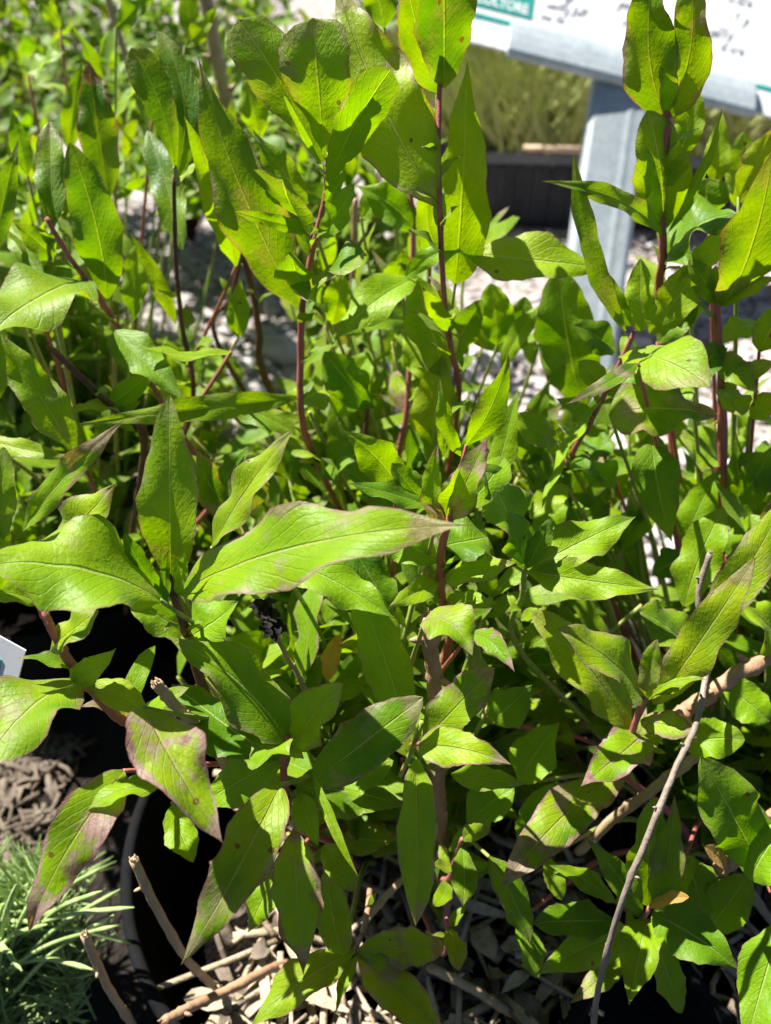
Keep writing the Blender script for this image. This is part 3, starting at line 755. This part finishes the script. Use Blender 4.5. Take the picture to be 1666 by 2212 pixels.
def filler(key, n, cx, cy, rad, z0, z1, dmin, size, seed, yel=.3, nt=9):
    rg = random.Random(seed); mb = mbs_small[key]; ms = MB(); made = 0
    for s in range(n):
        a = rg.uniform(0, 6.28); q = rad*math.sqrt(rg.random()); rt = Vector(ROOT[key]) + Vector((rg.uniform(-.05, .05), rg.uniform(-.05, .05), 0))
        top = Vector((cx+q*math.cos(a), cy+q*math.sin(a)*.9, rg.uniform(z0, z1)))
        m = rt.lerp(top, .5) + Vector((0, 0, -.03)) + Vector((top.x-rt.x, top.y-rt.y, 0))*.12
        path = [rt*(1-t)**2+m*2*t*(1-t)+top*t*t for t in [i/20 for i in range(21)]]
        ok = [i for i in range(21) if not blocked(path[i], .8)]
        last = max(ok) if ok else 0
        if last < 6: continue
        ms.tube(path[:last+1:2], [.0016]*len(path[:last+1:2]), 6)
        ang = rg.uniform(0, 6.28)
        for i in range(5, last+1):
            for rep in range(1 if i < last else 3):
                ang += 2.4 + rg.uniform(-.4, .4); t = i/20
                el = rg.uniform(.1, .9) + (.5 if i == last else 0); L = size*rg.uniform(.45, 1.25)*(1-.25*(i == last))
                d = Vector((math.cos(ang)*math.cos(el), math.sin(ang)*math.cos(el), math.sin(el)))
                B = path[i]; T = B + d*L; mid = (B+T)/2
                x, y, dp = proj(T); x2, y2, dp2 = proj(B)
                if min(dp, dp2) < dmin or blocked(mid, 1.15) or blocked(T): continue
                leaf_add(mb, B, T, L*rg.uniform(.17, .33), bow=rg.uniform(-.1, .1)*L, arch=rg.uniform(.0, .12)*L, sh=rg.choice('lenb'), pur=rg.choice([.1, .1, .3, .6]), yel=yel*rg.uniform(.2, 1.6),
                         ctr=(Vector((0, 0, 1)) + Vector((rg.uniform(-.5, .5), rg.uniform(-.6, .3), 0))).normalized(), face=1, roll=rg.uniform(-.4, .4), nt=nt, nu=4, shade_tone=.5, seed=seed*1000+made)  # inner leaves get a darker green, shade put into their colour
                made += 1
    if ms.v: tag(ms.build('inner_stems', M['green'], PL[key]), kind='stuff')
filler('F', 80, .0, .40, .18, .22, .43, .455, .075, 21)
filler('R', 84, .30, .46, .19, .22, .44, .465, .075, 22)
filler('C', 60, .02, .62, .20, .26, .55, .58, .08, 23, .4)
filler('L', 64, -.34, .72, .24, .22, .56, .56, .08, 24, .4)
filler('L', 28, -.40, .86, .24, .36, .62, .62, .085, 25, .3)
filler('L', 26, -.22, .60, .14, .24, .40, .50, .065, 26, .3)
rg = random.Random(91); made = 0
for key, pts in STEMS:
    P = smooth_path([at(x, y, d/100) for x, y, d in pts], 10); acc = 0; ang = rg.uniform(0, 6.28)
    for i in range(2, len(P)):
        acc += (P[i]-P[i-1]).length
        if acc < .011: continue
        acc = 0; lo = i/len(P)
        for k in range(rg.choice([1, 1, 2])):
            if lo < .45 and rg.random() < .6: continue
            ang += 2.4+rg.uniform(-.5, .5); L = rg.uniform(.010, .022) if rg.random() < .5 else rg.uniform(.014, .018+.032*lo)
            ax = (P[i-1]-P[i]).normalized(); d = (Vector((math.cos(ang), math.sin(ang), 0)) + ax*rg.uniform(.3, 1.2)).normalized()
            if blocked(P[i]+d*L, .9) and rg.random() < .75: continue
            leaf_add(mbs_small[key], P[i], P[i]+d*L, L*rg.uniform(.24, .40), arch=rg.uniform(.02, .16)*L, bow=rg.uniform(-.1, .1)*L, sh=rg.choice('lenb'), pur=rg.choice([.1, .4, .8]), yel=rg.uniform(.1, .7),
                     ctr=(Vector((0, -.3, 1))+ax*.3).normalized(), face=1, nt=9, nu=4, seed=70000+made); made += 1
for k in PL:
    if mbs_small[k].v:
        o = mbs_small[k].build('foliage', M['leaf'], PL[k]); o['kind'] = 'stuff'

rg = random.Random(14); mb = MB()
for i in range(2200):
    k = rg.choice('FFR'); cx, cy, r_ = POTS[k]; a = rg.uniform(0, 6.28); q = r_*.92*math.sqrt(rg.random()); x, y = cx+q*math.cos(a), cy+q*math.sin(a)
    if k == 'F' and x < -.05: continue
    z = .16*(.40+.42*min(1, max(0, (x-cx+r_*.45)/(r_*.7)))) if k == 'F' else .124
    pebble(mb, Vector((x, y, z+rg.uniform(0, .008))), rg.uniform(.0012, .0048), rg)
tag(mb.build('soil_crumbs', M['crumb']), 'dark brown crumbs of compost and bark on the potting soil', 'soil', kind='stuff')

# ------------------------------------------------------------------ plants in the background
def back_plant(label, root, n, rad, z1, size, seed, yel, name='weedy_plant', nl=10, cat='plant', pur=.2):
    rg = random.Random(seed); e = empty(name, root, label, cat, 'blurred leafy plants behind'); mb = MB(); ms = MB(); rt = Vector(root); made = 0
    for s in range(n):
        a = rg.uniform(0, 6.28); q = rad*math.sqrt(rg.random())
        top = rt + Vector((q*math.cos(a), q*math.sin(a), rg.uniform(.45, 1)*z1)); path = [rt.lerp(top, t/nl)+Vector((0, 0, .25*z1*math.sin(t/nl*3.14)))*.3 for t in range(nl+1)]
        (None if any(blocked(q_, .8) for q_ in path[3:]) else ms.tube(path[::2], .0015, 5)); ang = rg.uniform(0, 6.28)
        for i in range(2, nl+1):
            for r_ in range(2):
                ang += 2.4; el = rg.uniform(-.1, 1.1); L = size*rg.uniform(.5, 1.2)
                d = Vector((math.cos(ang)*math.cos(el), math.sin(ang)*math.cos(el), math.sin(el)))
                if blocked(path[i]+d*L*.6, 1.2) or blocked(path[i]+d*L) or blocked(path[i]): continue
                leaf_add(mb, path[i], path[i]+d*L, L*rg.uniform(.2, .36), arch=rg.uniform(-.05, .12)*L, sh=rg.choice('len'), shade_tone=.35, pur=pur*rg.uniform(0, 3), yel=yel*rg.uniform(.2, 1.6),  # background leaves coloured darker to stand in for deeper shade
                         ctr=Vector((rg.uniform(-.4, .4), rg.uniform(-.7, .2), 1)).normalized(), face=1, nt=6, nu=2, seed=seed*999+made); made += 1
    o = mb.build('foliage', M['leaf'], e); o['kind'] = 'stuff'
    if ms.v: tag(ms.build('stems', M['dark'], e), kind='stuff')
    return e
BK = [('blurred low leafy plant in the top left corner', (-.60, 1.02, 0), 90, .26, .50, .055, 31, .25),
 ('blurred leafy plant behind the tall leaf pair at upper left', (-.33, 1.15, 0), 60, .24, .46, .055, 32, .3),
 ('blurred tall leafy plant behind the brown stalk at top centre', (-.08, 1.12, 0), 46, .17, .62, .075, 33, .25),
 ('blurred small-leaved plant low at the left edge', (-.60, .86, 0), 40, .2, .30, .05, 34, .3),
 ('blurred dark weedy plant far in the top left', (-.90, 1.60, 0), 130, .36, .56, .06, 35, .2),
 ('blurred leafy plant far behind the brown stalk', (-.30, 1.65, 0), 110, .30, .60, .07, 36, .25),
 ('blurred low plant behind the dark leaf pair at upper left', (-.55, 1.32, 0), 110, .26, .50, .055, 37, .2),
 ('blurred farthest plant at the very top left', (-1.1, 2.3, 0), 130, .45, .72, .08, 38, .3),
 ('blurred far plant behind the thin straw stalk', (-.55, 2.2, 0), 120, .40, .70, .08, 39, .3)]
for a in BK: back_plant(*a)

# seedling pots with dry grass behind the sign
tr = random.Random(44)
def seed_tray(cx, cy, sx, sy, h, label, plants=46, hh=.42):
    e = empty('nursery_tray', (cx, cy, 0), label, 'plant tray', 'dark nursery trays behind the sign')
    c = Vector((cx, cy, 0)); mb = MB(); X = Vector((1, -.10, 0)).normalized(); Y = Vector((.10, 1, 0)).normalized(); Z = Vector((0, 0, 1)); t = .006
    for s in (-1, 1):
        mb.box(c+X*s*sx+Z*h/2, X*t, Y*(sy-t-.001), Z*h/2); mb.box(c+Y*s*sy+Z*h/2, X*(sx+t), Y*t, Z*h/2)
        mb.box(c+Y*s*(sy+t+.012)+Z*(h-.012), X*(sx+t+.01), Y*.011, Z*.008)
    for s in (-1, 1):
        mr_ = MB(); q = [c+Y*s*(sy+t+a)+Z*(h+b) for a, b in ((0, .0097), (.028, .0097), (.028, -.018), (.024, -.018), (.024, .006), (0, .006))]
        mr_.add([p+X*(sx+t+.022)*k for k in (-1, 1) for p in q], [(i, (i+1) % 6, 6+(i+1) % 6, 6+i) for i in range(6)]+[tuple(range(6)), tuple(range(6, 12))[::-1]]); mr_.build('rim', M['rim'], e, smooth=False)
    for k in range(-3, 4): mb.box(c-Y*(sy+t+.005)+X*k*sx/3.4+Z*(h-.03)/2, X*.006, Y*.0045, Z*(h-.034)/2)
    mb.build('tray_wall', M['tray'], e, smooth=False)
    mb = MB(); mb.box(c+Z*h*.4, X*(sx-t-.001), Y*(sy-t-.001), Z*h*.38); mb.build('soil', M['soil'], e, smooth=False)
    mb = MB()
    for i in range(plants*26):
        b = c + X*tr.uniform(-sx, sx)*.95 + Y*tr.uniform(-sy, sy)*.95 + Z*h*.75; L = hh*tr.uniform(.4, 1)
        T = b + Vector((tr.uniform(-.9, .9), tr.uniform(-.8, .6), 1))*L*.8
        leaf_add(mb, b, T, tr.uniform(.006, .014), sh='n', arch=tr.uniform(-.03, .03), nt=6, nu=2, seed=i, wave=0)
    o = mb.build('grass', M['grass'], e); o['kind'] = 'stuff'
seed_tray(.40, 2.50, .17, .15, .20, 'dark nursery tray of dry green grass left of the sign post')
seed_tray(.83, 2.46, .17, .15, .20, 'dark nursery tray of grass right of the sign post')
seed_tray(.72, 3.02, .55, .25, .22, 'dark nursery tray of tall grass furthest back', 110, .6)
seed_tray(1.8, 3.0, .50, .25, .22, 'dark nursery tray of grass at the far right', 90, .5)
cc = at(1195, 322, 2.0)
mb = MB(); mb.box(cc, Vector((.075, 0, -.002)), Vector((0, .012, 0)), Vector((0, 0, .006))); tag(mb.build('wooden_stick', M['wood'], origin=cc), 'short pale wooden stick lying on the rim of a dark tray', 'stick')

# ------------------------------------------------------------------ the sign
def quad_dir(a, b): return (b-a).normalized()
se = empty('information_sign', at(1300, 700, 1.55), 'white information board on a pale steel post with teal logo and handwriting', 'sign')
# post: flat galvanised bar from the ground up to the rail
p0 = at(1272, 700, 1.58); p1 = at(1345, 172, 1.60)
ax = (p1-p0).normalized(); p0 = p0 - ax*(p0.z/ax.z)
sx_ = RT - ax*RT.dot(ax); sx_.normalize(); ny = sx_.cross(ax).normalized()
mid = (p0+p1)/2; mb = MB()
hw = .060
prof = [(-hw, 0), (-hw, -.012), (-hw+.01, -.016), (.012, -.016), (.022, -.0175), (.032, -.016), (hw-.01, -.016), (hw, -.012), (hw, 0), (hw, .03), (hw-.004, .03), (hw-.004, .002), (-hw+.004, .002), (-hw+.004, .03), (-hw, .03)]
vs = [p + sx_*a + ny*(b if ny.y > 0 else -b) for p in (p0, p1) for a, b in prof]; n = len(prof)
mb.add(vs, [(k, (k+1) % n, n+(k+1) % n, n+k) for k in range(n)]); mb.build('post', M['steel'], se, smooth=False)
# board frame: bottom rail direction and slope
ra = at(985, 84, 1.56); rb = at(1700, 262, 1.62); rx = (rb-ra).normalized()
bt = Vector((0, math.sin(R(56)), math.cos(R(56)))); bt = (bt - rx*bt.dot(rx)).normalized()  # up the board (leans back)
bn = rx.cross(bt).normalized()
if bn.y > 0: bn = -bn
org = ra - rx*.0
W_, H_ = 1.0, .45
mb = MB(); mb.box(org + rx*(W_/2-.005) + bt*(H_/2+.0), rx*W_/2, bt*(H_/2), bn*.003); mb.build('board', M['paper'], se, smooth=False)
r0 = org + rx*.105 + bt*.028 + bn*.010; r1 = org + rx*.63 + bt*.028 + bn*.010
mb = MB(); vs = []; pr = [(a*1.42, b) for a, b in [(-.036, -.004), (-.036, .006), (-.030, .011), (-.015, .0135), (0, .0145), (.016, .0125), (.028, .008), (.034, .002), (.034, -.004)]]
n = len(pr)
vs = [p + bt*a + bn*b for p in (r0, r1) for a, b in pr]
mb.add(vs, [(k, (k+1) % n, n+(k+1) % n, n+k) for k in range(n)]+[tuple(range(n)), tuple(range(n, 2*n))[::-1]]); mb.build('rail', M['steel'], se, smooth=False)
def strip(name, x0, x1, y0, y1, mat, lift=.0042):
    mb = MB(); mb.box(org+rx*(x0+x1)/2+bt*(y0+y1)/2+bn*lift, rx*(x1-x0)/2, bt*(y1-y0)/2, bn*.0006); return mb.build(name, M[mat], se, smooth=False)
strip('teal_line', .012, .99, .066, .079, 'teal')
strip('logo_panel', .0, .148, .098, .200, 'teal', .0044)
def text(name, s, x, y, size, mat, shear=0, rot=0, lift=.0056, xs=1):
    c = bpy.data.curves.new(name, 'FONT'); c.body = s; c.size = size; c.shear = shear; c.extrude = .0003; c.offset = .0006
    o = bpy.data.objects.new(name, c); link(o)
    bpy.context.view_layer.update(); dg = bpy.context.evaluated_depsgraph_get(); me = bpy.data.meshes.new_from_object(o.evaluated_get(dg)); bpy.data.objects.remove(o)
    m = link(bpy.data.objects.new(name, me)); me.materials.clear(); me.materials.append(M[mat]); m.parent = se
    q = Matrix((rx, bt, bn)).transposed() @ Matrix.Rotation(rot, 3, 'Z')
    p = org + rx*x + bt*y + bn*lift - Vector(se.location)
    m.matrix_local = Matrix.Translation(p) @ q.to_4x4() @ Matrix.Diagonal((xs, 1.25, 1, 1)); return m
text('logo_lettering', 'COLTORE', .026, .108, .031, 'paper', xs=.80)
text('logo_lettering', 'AGRI', .040, .150, .031, 'paper', xs=.80)
GL = {'a': [[(.5,.5),(.25,.52),(.05,.25),(.2,0),(.45,.15),(.5,.5),(.5,.1),(.65,0)]], 'e': [[(.05,.25),(.45,.3),(.35,.52),(.1,.4),(.08,.1),(.3,-.02),(.55,.12)]],
 'i': [[(.1,.5),(.1,.05),(.25,0)], [(.12,.72),(.13,.76)]], 't': [[(.2,.95),(.15,.1),(.35,0)], [(0,.6),(.4,.62)]], 'p': [[(.1,.5),(.05,-.5)], [(.08,.35),(.3,.55),(.5,.3),(.3,0),(.08,.1)]],
 'y': [[(.05,.5),(.1,.15),(.35,.1),(.45,.5),(.4,-.2),(.2,-.5),(.05,-.3)]], 'l': [[(.05,.1),(.3,.8),(.2,1),(.1,.7),(.15,.05),(.35,0)]], 'o': [[(.3,.5),(.05,.3),(.2,0),(.45,.2),(.35,.5),(.55,.5)]],
 'w': [[(0,.5),(.1,0),(.3,.35),(.45,0),(.6,.5)]], 'd': [[(.5,.5),(.2,.5),(.05,.2),(.25,0),(.5,.2),(.6,1),(.5,.1),(.65,0)]], 'c': [[(.45,.45),(.2,.5),(.05,.2),(.25,0),(.5,.1)]], 'r': [[(.05,.5),(.1,0),(.15,.4),(.4,.5)]],
 's': [[(.4,.5),(.1,.4),(.4,.15),(.05,0)]], 'u': [[(.05,.5),(.08,.05),(.35,.05),(.45,.5),(.45,.05),(.6,0)]], 'f': [[(.5,.9),(.3,.95),(.15,-.4)], [(0,.45),(.4,.48)]], 'm': [[(0,.5),(.05,0),(.15,.45),(.28,0),(.4,.45),(.5,0)]], 'n': [[(.05,.5),(.08,0),(.25,.48),(.4,0),(.5,.05)]]}
rg = random.Random(3)
for (wd, x, y, sz) in [('siate', .575, .300, .034), ('it p', .580, .245, .034), ('yello', .530, .185, .034), ('d cre', .560, .150, .032), ('to rup', .17, .180, .030), ('mostly full', .175, .145, .024), ('sun to', .165, .110, .024), ('part', .33, .20, .028), ('soil', .34, .150, .026)]:
    mb = MB(); px_ = x
    for ch in wd:
        if ch != ' ':
            for st_ in GL[ch]:
                pp = [org + rx*(px_+(a+b*.35)*sz*.62) + bt*(y+b*sz) + bn*.0040 for a, b in st_]
                if len(pp) > 2: pp = smooth_path(pp, 4)
                mb.tube(pp, .0014, 5)
        px_ += sz*.33
    mb.build('handwriting', M['ink'], se)

# ------------------------------------------------------------------ small plant tag at the left edge
te = empty('plant_tag', at(20, 1500, .47), 'small white plastic plant tag with a teal mark at the left edge', 'plant tag')
A = at(-60, 1330, .44); X = (at(52, 1392, .435)-A).normalized(); Yv = (at(-6, 1500, .45)-at(52, 1392, .435)); Yv = (Yv - X*Yv.dot(X)).normalized(); Nn = X.cross(Yv).normalized()
c = at(-12, 1425, .438)
mb = MB(); mb.box(c, X*.0175, Yv*.0165, Nn*.0004); mb.build('tag_card', M['paper'], te, smooth=False)
mb = MB(); mb.box(c-X*.0045+Yv*.003 - Nn*.0007*(1 if Nn.dot(FW) > 0 else -1), X*.0095, Yv*.006, Nn*.0002); mb.build('tag_mark', M['teal'], te, smooth=False)
mb = MB(); st = c-X*.004+Yv*.0165; mb.box(st+Yv*.05+Vector((0, .02, -.02)), X*.005, Yv*.05, Nn*.0004); mb.build('tag_stake', M['paper'], te, smooth=False)

# ------------------------------------------------------------------ needle-leaved plant, lower left
ne = empty('needle_leaved_plant', (-.33, .27, 0), 'fine needle-leaved blue-green plant in the bottom left corner', 'plant')
mb = MB(); rg = random.Random(77)
for s in range(58):
    px = rg.uniform(-160, 190); py = rg.uniform(1890, 2300)
    if px > 150 and py < 2000: continue
    top = at(px, py, rg.uniform(.56, .66)); b = Vector((-.33+rg.uniform(-.1, .1), .30+rg.uniform(-.1, .1), .05))
    if py > 2120 and px > 120: continue
    path = [b.lerp(top, t/12) for t in range(13)]; mb.tube(path[::3], .0009, 5)
    for i in range(5, 13):
        for k in range(13):
            d = (top-b).normalized()*rg.uniform(.2, 1) + Vector((rg.uniform(-1, 1), rg.uniform(-1, 1), rg.uniform(-.2, .7)))*.8; d.normalize(); L = rg.uniform(.016, .042); p = path[i]
            mb.tube([p, p+d*L*.6, p+d*L+Vector((0, 0, .002))], [.0007, .0010, .0003], 4, cap=False)
rgx = random.Random(8)
for k in range(26):     # long arching blades
    b = at(rgx.uniform(-60, 60), rgx.uniform(2000, 2160), .58); T = at(rgx.uniform(-40, 300), rgx.uniform(1850, 2100), rgx.uniform(.50, .56))
    mb.tube(smooth_path([b, b.lerp(T, .5)+Vector((0, 0, .012)), T], 5), [.0017]*10+[.0005], 5)
o = mb.build('foliage', M['needle'], ne); o['kind'] = 'stuff'
print('leaves', cnt)
